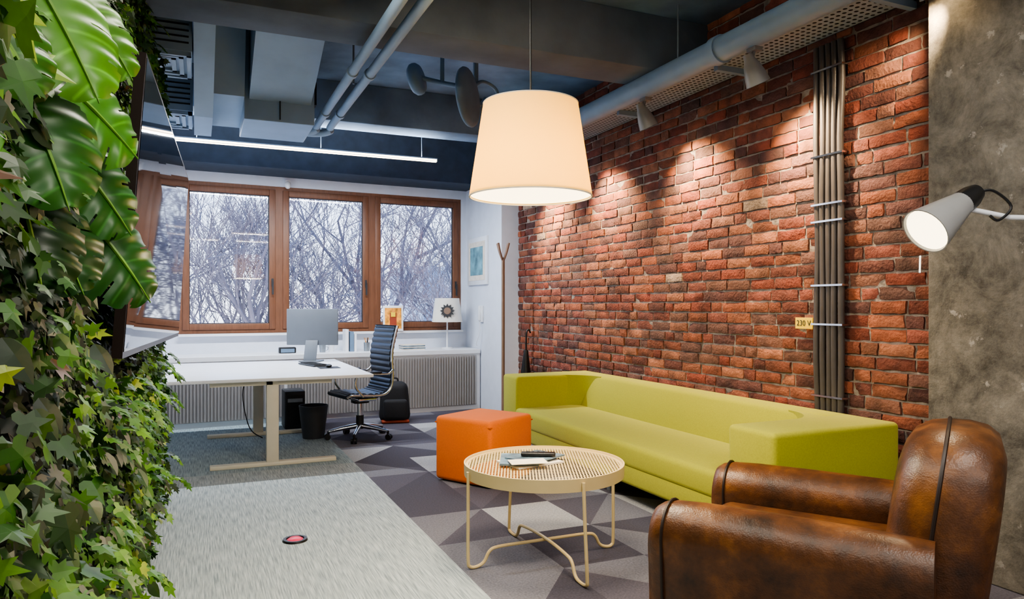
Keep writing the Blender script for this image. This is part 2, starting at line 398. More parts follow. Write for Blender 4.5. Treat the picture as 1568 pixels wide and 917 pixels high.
# windows
ws=[(-.2,.955),(.955,2.145),(2.145,3.43)]
for i,(a,c) in enumerate(ws):
    b=MB(); z0,z1=1.04,2.88; y0=.02
    fw=.045; sw=.075
    b.bx((a,y0,z0),(a+fw,y0+.09,z1)); b.bx((c-fw,y0,z0),(c,y0+.09,z1)); b.bx((a+fw,y0,z0),(c-fw,y0+.09,z0+fw)); b.bx((a+fw,y0,z1-fw),(c-fw,y0+.09,z1))
    A,C,Z0,Z1=a+fw,c-fw,z0+fw,z1-fw; yy=y0-.015
    b.bx((A,yy,Z0),(A+sw,yy+.08,Z1),bev=.006); b.bx((C-sw,yy,Z0),(C,yy+.08,Z1),bev=.006)
    b.bx((A+sw,yy,Z0),(C-sw,yy+.08,Z0+sw),bev=.006); b.bx((A+sw,yy,Z1-sw),(C-sw,yy+.08,Z1),bev=.006)
    b.bx((A+sw,yy+.03,Z0+sw),(A+sw+.008,yy+.05,Z1-sw),2); b.bx((C-sw-.008,yy+.03,Z0+sw),(C-sw,yy+.05,Z1-sw),2)
    b.bx((A+sw,yy+.03,Z1-sw-.008),(C-sw,yy+.05,Z1-sw),2); b.bx((A+sw,yy+.03,Z0+sw),(C-sw,yy+.05,Z0+sw+.008),2)
    b.bx((A+sw,yy+.04,Z0+sw),(C-sw,yy+.046,Z1-sw),1)
    hx=C-sw/2
    b.bx((hx-.012,yy-.012,1.62),(hx+.012,yy,1.72),2); b.bx((hx-.01,yy-.04,1.52),(hx+.01,yy-.025,1.68),2); b.bx((hx-.008,yy-.04,1.66),(hx+.008,yy,1.68),2)
    b.build('window_%d'%(i+1),['wood','glass','darkgrey'],30,T=WM)

# ------------------------------------------------------------ outside
def tree(seed,h):
    rnd=random.Random(seed); b=MB()
    def br(p,d,l,r,dep):
        n=3; pts=[p]; dd=d.copy()
        for i in range(n):
            dd=(dd+Vector((rnd.uniform(-.25,.25),rnd.uniform(-.25,.25),rnd.uniform(-.12,.2)))).normalized()
            pts.append(pts[-1]+dd*l/n)
        b.tube(pts,[r,r*.85,r*.7,r*.55],0,3 if dep>2 else 8,caps=False)
        if dep>=6: return
        for k in range(3 if dep<4 else 4):
            q=pts[rnd.choice([1,2,3,3])]
            nd=(dd+Vector((rnd.uniform(-1,1),rnd.uniform(-1,1),rnd.uniform(-.35,.7)))*.9).normalized()
            br(q,nd,l*rnd.uniform(.6,.82),max(.006,r*.56),dep+1)
    br(Vector((0,0,0)),Vector((0,0,1)),h,.13,0)
    return b
tb=[tree(s,3.4).build('bare_tree',['tree'],0,loc=(x,y,-4)) for s,x,y in ((1,.3,15.5),(2,4.0,16.2),(3,2.3,15))]
for k,(x,y,rz,s_) in enumerate([(6.6,15.5,1,1),(-2.0,15,2,1),(5.4,19,3,1.2),(1.2,18.5,4,1.1),(3.2,20,5,1.25),(7.8,18,.5,1.15),(-1,19.5,2.5,1.2),(5.2,15.2,4.4,.9),(6.8,17,2.2,1.05)]):
    o=bpy.data.objects.new('bare_tree',tb[k%3].data); scene.collection.objects.link(o); o.location=(x,y,-4); o.rotation_euler=(0,0,rz); o.scale=(s_,)*3
b=MB(); b.bx((-30,10.5,-4.1),(40,60,-4)); b.build('ground_outside',['snow'],0)
b=MB(); b.bx((-14,34,-4),(4,38,.4)); b.bx((9,32,-4),(24,36,3.2))
for zz in (-2,):
    for i in range(8): b.bx((-13+i*2.1,33.93,zz),(-12+i*2.1,34.0,zz+1.1),1)
for zz in (-2,0,1.8):
    for i in range(7): b.bx((9.6+i*2,31.93,zz),(10.6+i*2,32,zz+1.2),1)
b.build('building_outside',['facade','facwin'],0)

# ------------------------------------------------------------ cabinet under window
b=MB()
b.bx((-.42,-.6,.74),(3.46,0,.80),0,bev=.005)
b.bx((-.42,-.58,0),(3.46,-.02,.74),0)
for (a,c) in ((-.4,.92),(.96,2.2),(2.24,3.40)):
    b.bx((a,-.6,.06),(c,-.58,.72),1)
    x=a+.015
    while x<c-.01:
        b.bx((x,-.618,.07),(x+.016,-.6,.71),1); x+=.036
b.build('radiator_cabinet',['white','panel'],0,T=WM)

# ------------------------------------------------------------ desk
b=MB()
b.bx((-.32,6.42,.735),(1.46,8.4,.765),0,bev=.008)
b.bx((.1,6.5,.695),(1.1,6.56,.735),1); b.bx((.1,8.1,.695),(1.1,8.16,.735),1); b.bx((.55,6.5,.69),(.6,8.16,.73),1)
for y in (6.53,8.1):
    b.bx((.55,y-.04,.03),(.65,y+.04,.70),1,bev=.005)
    b.bx((.1,y-.04,0),(1.14,y+.04,.035),1,bev=.006)
b.bx((.56,6.5,.64),(.64,6.56,.70),1)
b.tube(smooth_path([(.5,8.0,.7),(.44,8.0,.45),(.5,7.9,.12),(.62,7.8,.02)]),.006,2,6)
b.build('standing_desk',['white','desk_metal','black'],30)

DZ=.765
b=MB(); T=Matrix.Translation((1.17,8.15,DZ))@Matrix.Rotation(R(-28),4,'Z')
b.box((0,0,.38),(.58,.022,.40),0,bev=.008,T=T); b.box((0,.013,.40),(.55,.004,.34),1,T=T)
b.box((0,-.05,.12),(.14,.012,.24),0,bev=.004,rot=(R(-18),0,0),T=T); b.box((0,-.03,.008),(.22,.2,.012),0,bev=.004,T=T)
b.build('computer_monitor',['monitorgrey','black'],30)
b=MB(); b.box((1.1,7.6,.775),(.16,.42,.014),0,bev=.004,rot=(0,0,R(14)))
for i in range(4):
    for j in range(12): b.box((1.05+i*.032-(j-6)*.008,7.6+(j-6)*.033+i*.008,.785),(.026,.027,.006),1,rot=(0,0,R(14)))
b.build('computer_keyboard',['darkgrey','black'],30)
b=MB(); b.sphere((1.2,7.25,.785),(.03,.05,.016)); b.bx((1.1,7.15,.766),(1.3,7.35,.769),1); b.build('computer_mouse',['black','darkgrey'],60)

def office_chair():
    b=MB()
    prof=[(-.25,.455),(-.2,.475),(-.1,.47),(.05,.46),(.15,.465),(.21,.50),(.245,.57),(.255,.68),(.245,.80),(.25,.92),(.275,1.04),(.30,1.14),(.31,1.17)]
    P=smooth_path([(x,0,z) for x,z in prof],8)
    n=len(P); W=.235; vs=[];fs=[]
    for i,p in enumerate(P):
        t=(P[min(i+1,n-1)]-P[max(i-1,0)]).normalized(); nr=Vector((-t.z,0,t.x))
        bulge=.012*abs(math.sin(i*math.pi/4))
        for y in (-W,-W*.5,0,W*.5,W):
            vs.append(p+nr*(.014+bulge)+Vector((0,y,0)))
        for y in (-W,-W*.5,0,W*.5,W):
            vs.append(p-nr*(.014+bulge)+Vector((0,y,0)))
    for i in range(n-1):
        a=i*10;c=(i+1)*10
        for k in range(4):
            fs.append([a+k,a+k+1,c+k+1,c+k]); fs.append([a+5+k,c+5+k,c+6+k,a+6+k])
        fs.append([a,c,c+5,a+5]); fs.append([a+4,a+9,c+9,c+4])
    fs.append([0,5,6,7,8,9,4,3,2,1]); e=(n-1)*10; fs.append([e,e+1,e+2,e+3,e+4,e+9,e+8,e+7,e+6,e+5])
    b.add(vs,fs,0)
    for s in (-1,1):
        b.tube([p+Vector((0,s*(W+.012),0)) for p in P],.014,1,8)
        y=s*(W+.03)
        b.tube(smooth_path([(-.08,y,.46),(-.16,y,.56),(-.15,y,.66),(-.05,y,.69),(.1,y,.68),(.2,y,.68),(.25,y,.72)],5),.012,1,8)
        b.box((.0,y,.70),(.24,.045,.02),0,bev=.008)
    b.box((0,0,.42),(.2,.4,.035),1,bev=.01); b.box((0,0,.39),(.16,.12,.05),2,bev=.01)
    b.cyl((0,0,.12),(0,0,.40),.028,mat=1); b.cyl((0,0,.1),(0,0,.24),.04,mat=2)
    for k in range(5):
        a=2*math.pi*k/5+.35; c,s_=math.cos(a),math.sin(a)
        b.tube([(c*.03,s_*.03,.13),(c*.18,s_*.18,.11),(c*.32,s_*.32,.085)],[.028,.022,.016],1,8)
        b.cyl((c*.32,s_*.32,.04),(c*.32,s_*.32,.09),.012,mat=2,n=10)
        for q in (-.018,.018):
            b.cyl((c*.33-s_*q-s_*.01*(1 if q>0 else -1),s_*.33+c*q+c*.01*(1 if q>0 else -1),.03),(c*.33-s_*q*.4,s_*.33+c*q*.4,.03),.03,mat=2,n=16)
    return b
b=office_chair(); b.build('office_chair',['blackleather','chrome','black'],50,loc=(1.56,7.5,0),rotz=R(12))

b=MB(); b.lathe([(.0,.0),(.11,.0),(.15,.34),(.142,.34),(.105,.01),(0,.01)],0,28); b.build('waste_bin',['darkgrey'],40,loc=(1.12,7.72,0))
b=MB(); b.bx((.9,8.35,0),(1.12,8.7,.42),0,bev=.01); b.bx((.92,8.34,.05),(1.1,8.352,.38),1); b.bx((.93,8.33,.3),(1.09,8.345,.34),2); b.build('desktop_computer',['darkgrey','black','steel'],30)
b=MB()
b.box((0,0,.24),(.38,.22,.48),0,bev=.09,seg=5,taper=(.8,.8)); b.box((0,-.13,.16),(.28,.10,.24),0,bev=.04,seg=4)
b.tube(smooth_path([(-.1,.1,.45),(-.13,.17,.3),(-.12,.15,.12),(-.1,.1,.04)]),.014,0); b.tube(smooth_path([(.1,.1,.45),(.13,.17,.3),(.12,.15,.12),(.1,.1,.04)]),.014,0)
b.tube(smooth_path([(-.04,.02,.46),(-.03,.02,.51),(.03,.02,.51),(.04,.02,.46)]),.01,0)
b.box((.0,-.06,.02),(.32,.2,.03),1,bev=.01)
b.build('backpack',['fabricblack','orangeacc'],60,loc=(2.16,8.4,0),rotz=R(-10))

def wl(x,y,z=0): return tuple(WM@Vector((x,y,z)))
b=MB()
b.lathe([(0,0),(.075,0),(.075,.012),(.012,.02),(.01,.36),(0,.36)],0,24)
b.lathe([(.205,.36),(.165,.68),(.16,.68),(.20,.36)],1,40)
for k in range(3):
    a=k*2.1; b.cyl((0,0,.37),(math.cos(a)*.19,math.sin(a)*.19,.40),.003,mat=0,n=6)
T=Matrix.Rotation(R(-18),4,'Z')@Matrix.Translation((0,-.195,.51))@Matrix.Rotation(R(83),4,'X')
pts=[(math.cos(a*math.pi/12)*(.10 if a%2==0 else .068),math.sin(a*math.pi/12)*(.10 if a%2==0 else .068)) for a in range(24)]
b.prism(pts,-.003,.003,2,T=T); b.lathe([(0,.006),(.045,.005),(.05,.0)],3,20,T=T)
b.build('table_lamp',['white','shade_white','darkgrey','woodlight'],40,loc=wl(3.10,-.3,.80))
b=MB(); b.box((0,0,.17),(.27,.015,.34),0,bev=.003,rot=(R(-6),0,0)); b.box((0,-.009,.17),(.22,.004,.28),1,rot=(R(-6),0,0))
b.box((0,-.013,.16),(.09,.004,.17),2,rot=(R(-6),0,0)); b.box((0,-.015,.22),(.06,.003,.06),3,rot=(R(-6),0,0)); b.build('picture_frame',['white','artor','orangeacc','yellow'],30,loc=wl(2.42,-.05,1.04),rotz=R(-10))
b=MB(); b.lathe([(0,0),(.035,0),(.04,.11),(.036,.11),(.032,.005),(0,.005)],0,20)
for k in range(6): b.cyl((random.uniform(-.015,.015),random.uniform(-.015,.015),.01),(random.uniform(-.03,.03),random.uniform(-.03,.03),.17),.004,mat=1+k%2,n=6)
b.build('pencil_cup',['steel','black','artor'],30,loc=wl(1.98,-.35,.80))
for i,(x,y,h,mm) in enumerate([(1.25,-.3,.1,'white'),(1.42,-.35,.09,'steel'),(1.55,-.25,.12,'white')]):
    b=MB(); b.lathe([(0,0),(.035,0),(.042,h),(.038,h),(.032,.006),(0,.006)],0,20)
    b.tube(smooth_path([(.036,0,h*.8),(.065,0,h*.7),(.062,0,h*.35),(.036,0,h*.2)],4),.005,0,6)
    b.build('coffee_mug',[mm],40,loc=wl(x,y,.80))
b=MB()
for i in range(5): b.box((0+random.uniform(-.01,.01),0,.007+i*.014),(.3,.21,.012),i%2,rot=(0,0,random.uniform(-.08,.08)))
b.build('paper_stack',['paper','magazine'],0,loc=wl(2.6,-.3,.80))
b=MB()
for i,(w,h) in enumerate([(.04,.28),(.05,.25),(.03,.22)]): b.bx((i*.055,0,0),(i*.055+w,.2,h),i%2)
b.build('document_binders',['white','bluegrey'],0,loc=wl(1.7,-.38,.80))
b=MB(); b.bx((0,0,0),(.2,.12,.07),0,bev=.01); b.bx((.02,-.004,.01),(.18,0,.055),1); b.build('desk_clock',['black','bluegrey'],30,loc=wl(.9,-.35,.80))
b=MB(); b.box((3.482,8.95,1.27),(.035,.1,.22),0,bev=.01); b.box((3.455,8.95,1.28),(.03,.05,.2),0,bev=.012)
b.tube(smooth_path([(3.46,8.95,1.17),(3.44,8.93,1.0),(3.43,9.0,.88),(3.45,9.03,.84)]),.004,0,6); b.build('wall_phone',['white'],40)
b=MB(); b.bx((3.47,8.73,1.66),(3.5,9.45,2.3),0,bev=.004); b.bx((3.466,8.79,1.72),(3.472,9.39,2.24),1); b.bx((3.462,8.86,1.79),(3.467,9.32,2.17),2)
b.build('framed_picture',['white','paper','art'],30)
b=MB(); b.sphere((1.05,-.05,2.9),(.04,.04,.05)); b.bx((1.02,-.06,2.93),(1.08,0,2.96)); b.build('security_camera',['white'],50,T=WM)

b=MB()
b.cyl((0,0,0),(0,0,.03),.16,mat=0,n=24); b.tube([(0,0,.03),(0,0,1.95)],.02,0,10)
for k in range(4):
    a=k*math.pi/2+.5; b.tube(smooth_path([(0,0,1.9),(math.cos(a)*.05,math.sin(a)*.05,2.0),(math.cos(a)*.09,math.sin(a)*.09,2.12)],4),.012,0,8)
b.build('coat_rack',['woodlight'],40,loc=(3.33,7.85,0))
b=MB(); b.tube([(0,0,0),(0.02,.0,.08),(.03,0,.6),(.035,0,.86)],[.012,.04,.06,.025],0,12); b.tube(smooth_path([(.035,0,.86),(.04,0,1.06),(.07,0,1.10),(.09,0,1.06)],4),.011,0,8)
b.build('umbrella',['black'],50,loc=(3.48,7.6,0))

# ------------------------------------------------------------ sofa
def softbox(b,a,c,bev=.045,mat=0): b.bx(a,c,mat,bev=bev,seg=4)
b=MB(); X0,X1,Y0,Y1=2.72,3.65,2.84,6.42
softbox(b,(X0,Y0,.14),(X1,Y1,.30),.03)
softbox(b,(X0-.01,Y0+.33,.26),(X1-.2,Y1-.30,.43),.04)
softbox(b,(X0,Y0,.16),(X1,Y0+.36,.72),.03); softbox(b,(X0,Y1-.33,.16),(X1,Y1,.72),.03)
vs=[(X1-.30,Y0+.3,.40),(X1,Y0+.3,.30),(X1,Y0+.3,.72),(X1-.20,Y0+.3,.72)]
vs=vs+[(x,Y1-.28,z) for x,_,z in vs]
bm=bmesh.new(); V=[bm.verts.new(v) for v in vs]
for f in ([3,2,1,0],[4,5,6,7],[0,1,5,4],[1,2,6,5],[2,3,7,6],[3,0,4,7]): bm.faces.new([V[i] for i in f])
bmesh.ops.bevel(bm,geom=list(bm.edges),offset=.03,segments=3,profile=.5,affect='EDGES'); bm.verts.index_update()
b.add([v.co.copy() for v in bm.verts],[[v.index for v in f.verts] for f in bm.faces]); bm.free()
for (yc,sg) in ((Y1-.31,-1),(Y0+.34,1)):
    n_=12; vs=[];fs=[]
    for zz in (.40,.716):
        vs.append((X1-.08,yc-sg*.03,zz))
        for i in range(n_+1):
            t=i/n_*math.pi/2
            vs.append((X1-.50+.30*math.sin(t),yc+sg*(.30-.30*math.cos(t)),zz))
        vs.append((X1-.08,yc+sg*.30,zz))
    k=n_+3
    fs=[list(range(k)),list(range(k,2*k))[::-1]]+[[i,(i+1)%k,k+(i+1)%k,k+i] for i in range(k)]
    b.add(vs,fs,0)
for x in (X0+.12,X1-.12):
    for y in (Y0+.25,Y0+1.8,Y1-.25): b.cyl((x,y,0),(x,y,.15),.025,mat=1)
b.build('green_sofa',['sofa','steel'],40)

b=MB(); b.box((0,0,.26),(.56,.56,.50),0,bev=.035,seg=4)
b.tube([(-.275,-.275,.46),(.275,-.275,.46),(.275,.275,.46),(-.275,.275,.46)],.006,1,6,closed=True)
for x in (-.22,.22):
    for y in (-.22,.22): b.cyl((x,y,0),(x,y,.03),.02,mat=2)
b.build('orange_pouf',['pouf','pouftop','black'],40,loc=(2.11,5.36,0),rotz=R(30))

# coffee table with open metal grille top
b=MB(); Rr=.435; zt=.52
A=Matrix.Rotation(R(-24),4,'Z')
k=-26
while k<=26:
    u=k*.0162; L_=math.sqrt(max(0,(Rr-.006)**2-u*u))
    if L_>.03:
        b.bx((u-.0036,-L_,zt-.008),(u+.0036,L_,zt-.005),0,T=A)
        if k%2==0: b.bx((-L_,u-.002,zt-.0075),(L_,u+.002,zt-.0055),0,T=A)
    k+=1
b.lathe([(Rr-.008,zt-.055),(Rr,zt-.055),(Rr+.002,zt+.010),(Rr-.006,zt+.010),(Rr-.008,zt-.055)],0,72)
b.lathe([(Rr-.022,zt-.012),(Rr-.005,zt-.012),(Rr-.005,zt-.003),(Rr-.022,zt-.003),(Rr-.022,zt-.012)],0,72)
for ang in (0,math.pi/2):
    ex=1.0 if ang==0 else 1.08
    q=lambda r,z:(math.cos(ang)*r,math.sin(ang)*r,z+(.012 if ang else 0)*(0 if abs(r)>.2 else 1))
    r=Rr+.006
    half=[(r,.51),(r*(1+(ex-1)*.4),.3),(r*ex,.06),(r*ex-.01,.015),(r-.05,.01),(r-.09,.03),(r-.12,.08),(r-.17,.098),(.1,.10)]
    pts=[q(a,c) for a,c in half]+[q(-a,c) for a,c in half[::-1]]
    b.tube(smooth_path(pts,5),.009,0,8)
b.build('coffee_table',['beige_metal'],40,loc=(1.74,3.53,0))
b=MB()
b.box((0,0,.006),(.3,.22,.01),0,rot=(0,0,R(10))); b.box((-.05,.03,.017),(.21,.28,.01),1,rot=(0,0,R(-25))); b.box((.04,.02,.027),(.28,.2,.008),1,rot=(0,0,R(25)))
b.box((-.06,-.1,.032),(.2,.12,.003),0,rot=(0,0,R(-12)))
b.build('magazine_stack',['paper','magazine'],0,loc=(1.68,3.58,.5155))
b=MB(); b.box((0,0,.01),(.19,.05,.02),0,bev=.007,seg=3)
for i in range(4):
    for j in (-1,1): b.box((-.06+i*.03,j*.01,.021),(.012,.01,.004),1)
b.build('remote_control',['black','darkgrey'],40,loc=(1.73,3.58,.550),rotz=R(-28))

# ------------------------------------------------------------ armchair
def crossloft(b,sec,path,mat=0):
    n=len(sec); vs=[];fs=[]
    for (o,U,Vv,su,sv) in path:
        for (u,v) in sec: vs.append(o+U*u*su+Vv*v*sv)
    for i in range(len(path)-1):
        for j in range(n): fs.append([i*n+j,i*n+(j+1)%n,(i+1)*n+(j+1)%n,(i+1)*n+j])
    fs.append(list(range(n))[::-1]); fs.append([(len(path)-1)*n+j for j in range(n)])
    b.add(vs,fs,mat)
b=MB()
def armsec():
    o=[]
    for k in range(13):
        a=math.pi*k/12; o.append((.13*math.cos(a),.475+.13*math.sin(a)))
    o+= [(-.12,.40),(-.11,.28),(-.105,.06),(.105,.06),(.11,.28),(.12,.40)]
    return o
S=armsec()
for sx in (-1,1):
    path=[]
    for (y,su,sv) in ((-.42,.95,.97),(-.2,1,.99),(.1,1.0,1.0),(.36,1.0,1.0),(.47,.99,.99),(.52,.94,.97),(.55,.84,.93),(.56,.66,.87)):
        path.append((Vector((sx*.42,y,.03*(1-sv)*3)),Vector((1,0,0)),Vector((0,0,1)),su,sv))
    crossloft(b,S,path)
    fr=[(sx*.42+u*.99,.49,v*.99+.003) for u,v in S[:13]]
    b.tube([(sx*.42+.104,.49,.08)]+[(x,y,z) for x,y,z in fr]+[(sx*.42-.104,.49,.08)],.006,1,6)
b.box((0,.06,.18),(.72,.90,.26),0,bev=.04,seg=6)
b.box((0,.10,.36),(.60,.80,.18),0,bev=.075,seg=7)
def arch(w,h0,h1,r,n=10):
    o=[(-w/2,h0)]
    for k in range(n+1):
        a=math.pi-k*math.pi/2/n; o.append((-w/2+r+r*math.cos(a),h1-r+r*math.sin(a)))
    for k in range(n+1):
        a=math.pi/2-k*math.pi/2/n; o.append((w/2-r+r*math.cos(a),h1-r+r*math.sin(a)))
    o.append((w/2,h0)); return o
A0=arch(.76,.0,.87,.25)
path=[]
for (y,su,sv) in ((-.165,.60,.84),(-.155,.74,.90),(-.13,.87,.955),(-.08,.965,.99),(-.02,1.0,1.0),(.05,1.0,1.0),(.11,.97,.985),(.15,.9,.95),(.17,.78,.89),(.175,.6,.82)):
    path.append((Vector((0,-.36-y,.07)),Vector((1,0,0)),Vector((0,-.13,1)).normalized(),su,sv))
crossloft(b,A0,path)
b.tube([(u*1.0,-.34-.13*v,.07+v*.99*1.004) for u,v in A0],.007,1,6)
b.box((0,-.33,.2),(1.02,.34,.28),0,bev=.06,seg=6)
b.tube([(-.5,-.51,.34),(.5,-.51,.34)],.005,1,6)
for k in range(24): b.sphere((-.35+k*.03,-.525,.36),.006,2,u=8,v=6)
for x in (-.42,.42):
    for y in (-.38,.44): b.cyl((x,y,0),(x,y,.08),.03,.035,mat=1)
b.build('leather_armchair',['leather','leatherseam','chrome'],55,loc=(2.37,2.21,0),rotz=R(34))

# ------------------------------------------------------------ pendant lamp
P=(1.58,3.36,0); zb=1.94; zt2=2.42
b=MB()
b.lathe([(.318,zb),(.245,zt2),(.242,zt2),(.314,zb)],0,72)
b.lathe([(.319,zb-.001),(.3195,zb+.004),(.313,zb+.004),(.313,zb-.001),(.319,zb-.001)],1,72)
b.lathe([(.246,zt2-.004),(.247,zt2+.001),(.241,zt2+.001),(.241,zt2-.004),(.246,zt2-.004)],1,72)
for k in range(3):
    a=k*2.094; b.cyl((0,0,zt2-.05),(math.cos(a)*.242,math.sin(a)*.242,zt2-.02),.003,mat=2,n=6)
b.cyl((0,0,zt2-.14),(0,0,zt2-.04),.022,mat=2); b.sphere((0,0,zt2-.2),.06,3)
b.cyl((0,0,zt2-.05),(0,0,CZ),.005,mat=2,n=8); b.cyl((0,0,CZ-.05),(0,0,CZ),.05,mat=2)
b.lathe([(0,zb+.010),(.311,zb+.010),(.311,zb+.014),(0,zb+.014)],4,60)
dif=bpy.data.materials.new('pendant_diffuser'); dif.use_nodes=True; nt=dif.node_tree
bb=nt.nodes['Principled BSDF']; bb.inputs['Base Color'].default_value=lin(255,245,225); bb.inputs['Emission Color'].default_value=lin(255,232,185); bb.inputs['Emission Strength'].default_value=3.2
pend=b.build('pendant_lamp',['shade','paper','black','bulb',dif],40,loc=P)
l=bpy.data.lights.new('pendant_bulb','POINT'); l.energy=12; l.color=(1,.81,.46); l.shadow_soft_size=.06
o=bpy.data.objects.new('pendant_bulb',l); scene.collection.objects.link(o); o.location=(0,0,zb+.14); o.parent=pend
area('pendant_downlight',(0,0,zb-.005),(0,0,0),.5,.5,36,(1,.82,.58),parent=pend)

# ------------------------------------------------------------ ceiling services
b=MB()
b.tube([(3.28,-3,3.13),(3.28,8.2,3.13)],.085,0,24)
for y in (1.2,3.9,6.6): b.cyl((3.28,y,3.13),(3.28,y+.07,3.13),.098,mat=0,n=24)
for y in (2.6,4.4,7.0): b.cyl((3.28,y,3.2),(3.28,y,CZ),.006,mat=1,n=6)
b.build('ventilation_pipe',['duct','steel'],40)
b=MB(); b.bx((3.4,2.7,3.10),(3.70,8.2,3.105),0); b.bx((3.4,2.7,3.10),(3.405,8.2,3.16),1); b.bx((3.695,2.7,3.10),(3.70,8.2,3.16),1)
for y in (2.8,4.1,5.4,6.7,8.0): b.bx((3.4,y,3.06),(3.73,y+.04,3.10),1)
b.build('cable_tray',['tray','duct'],0)
b=MB()
for (x,z) in ((1.05,3.1),(1.18,3.1)):
    b.tube(smooth_path([(x,-2,z),(x,5.,z),(x,6.95,z),(x,7.08,z-.03),(x-.12,7.14,z-.05),(x-.35,7.14,z-.05)],6),.035,0,14)
    for y in (2.5,5.3,6.5): b.cyl((x,y,z),(x,y+.05,z),.044,mat=0)
b.cyl((1.115,5.6,3.1),(1.115,5.6,CZ),.008,mat=1)
b.build('steel_conduit_pipes',['duct','steel'],40)
# hvac
b=MB()
b.bx((.36,6.35,2.93),(.93,7.06,CZ),0,bev=.008); b.bx((.64,6.335,2.95),(.65,6.35,CZ),1)
T=Matrix(((0,0,1,0),(1,0,0,0),(0,1,0,0),(0,0,0,1)))
b.prism([(6.35,3.62),(5.2,3.62),(5.2,3.5),(5.6,3.42),(6.1,3.2),(6.35,3.1)],.40,.90,0,T=T)
b.prism([(7.0,3.6),(5.3,3.6),(5.3,3.3),(5.9,3.05),(6.3,2.90),(7.0,2.90)],-.02,.12,0,T=T); b.prism([(7.0,3.6),(6.1,3.6),(6.3,3.1),(7.0,3.0)],.12,.36,0,T=T)
b.bx((.62,5.2,3.40),(.94,5.45,3.58),1); b.cyl((.78,5.15,3.49),(.78,5.21,3.49),.05,mat=1)
b.bx((.93,6.5,3.15),(.97,6.8,3.35),1)
b.build('air_conditioning_duct',['duct','rubber'],20)
for (x,y,z) in ((-.12,5.75,3.12),(-.12,6.85,2.98)):
    b=MB(); b.bx((-.24,-.3,.02),(.09,.3,.34),0)
    for i in range(3):
        kx=.16-.05*i; k=.28-.06*i
        for (a,c) in (((-kx,-k),(kx,-k+.03)),((-kx,k-.03),(kx,k)),((-kx,-k),(-kx+.03,k)),((kx-.03,-k),(kx,k))): b.bx((a[0]-.075,a[1],-.01+.005*i),(c[0]-.075,c[1],.02),0)
    for i in range(6): b.bx((-.22,-.305,.07+i*.042),(.07,-.30,.082+i*.042),1)
    b.cyl((-.08,0,.3),(-.08,0,CZ-z),.1,mat=0)
    b.build('air_diffuser',['duct','rubber'],20,loc=(x,y,z))
# led strip
b=MB(); b.bx((-.3,7.73,3.0),(2.48,7.77,3.035),0); b.bx((-.29,7.733,2.994),(2.47,7.767,3.0),1); b.bx((-.29,7.727,3.005),(2.47,7.73,3.022),1)
for x in (0,1.2,2.3): b.cyl((x,7.75,3.03),(x,7.75,CZ),.003,mat=0,n=6)
led=b.build('linear_led_light',['duct','ledon'],0)
area('led_emitter',(1.09,7.75,2.985),(0,0,0),2.7,.05,95,(.92,.96,1),parent=led)
area('ceiling_fill_uplight',(1.09,7.75,3.045),(R(180),0,0),2.7,.05,32,(.88,.94,1),parent=led)  # upward lamp added to brighten the ceiling
for (x,y) in ((1.0,-1.2),(2.6,-1.2),(2.2,.9)):  # unseen ceiling fixtures, added as ambient fill for the room
    b=MB(); b.bx((-.6,-.06,0),(.6,.06,.06),0); b.bx((-.59,-.05,-.008),(.59,.05,0),1)
    for q in (-.5,.5): b.cyl((q,0,.06),(q,0,CZ-3.1),.003,mat=0,n=6)
    f=b.build('linear_led_light',['white','ledon'],0,loc=(x,y,3.1))
    area('led_emitter',(0,0,-.02),(0,0,0),1.15,.1,28,(1,.93,.82),parent=f)
    area('ceiling_fill_uplight',(0,0,.075),(R(180),0,0),1.15,.1,12,(.9,.95,1),parent=f)
b=MB(); b.bx((.42,.6,3.15),(.48,4.0,3.19),0); b.bx((.425,.65,3.142),(.475,3.95,3.15),1)
for y in (1.1,3.2): b.cyl((.45,y,3.19),(.45,y,CZ),.003,mat=0,n=6)
f=b.build('grow_light_bar',['darkgrey','ledon'],0)
area('grow_light_emitter',(.44,2.3,3.13),(0,R(-28),0),.06,3.3,42,(1,.97,.85),parent=f)

# ceiling-hung stool
b=MB()
def disc(c,rad,th,nx,mat=0):
    T=Matrix.Translation(c)@Vector(nx).to_track_quat('Z','Y').to_matrix().to_4x4()
    b.lathe([(0,-th),(rad*.8,-th),(rad*.97,-th*.5),(rad,0),(rad*.97,th*.5),(rad*.8,th),(0,th)],mat,32,T=T)
disc((2.17,5.9,3.20),.26,.035,(.75,-.66,.05)); disc((1.78,6.15,3.38),.14,.05,(.8,-.6,.2))
b.tube(smooth_path([(1.8,6.15,3.4),(2.0,6.1,3.36),(2.15,5.95,3.3)]),.022,1); b.tube(smooth_path([(2.19,5.95,3.25),(2.35,6.05,3.40),(2.5,6.1,3.38),(2.54,6.1,3.3)]),.016,1)
b.tube(smooth_path([(2.19,5.95,3.2),(2.35,6.1,3.2),(2.45,6.2,3.3)]),.016,1)
b.tube([(2.3,6.05,3.36),(2.3,6.05,CZ)],.025,1); b.tube([(2.0,6.1,3.36),(2.0,6.1,CZ)],.02,1); b.cyl((2.3,6.05,CZ-.02),(2.3,6.05,CZ),.1,mat=1)
b.build('ceiling_hung_stool',['bluegrey','bluegrey'],50)

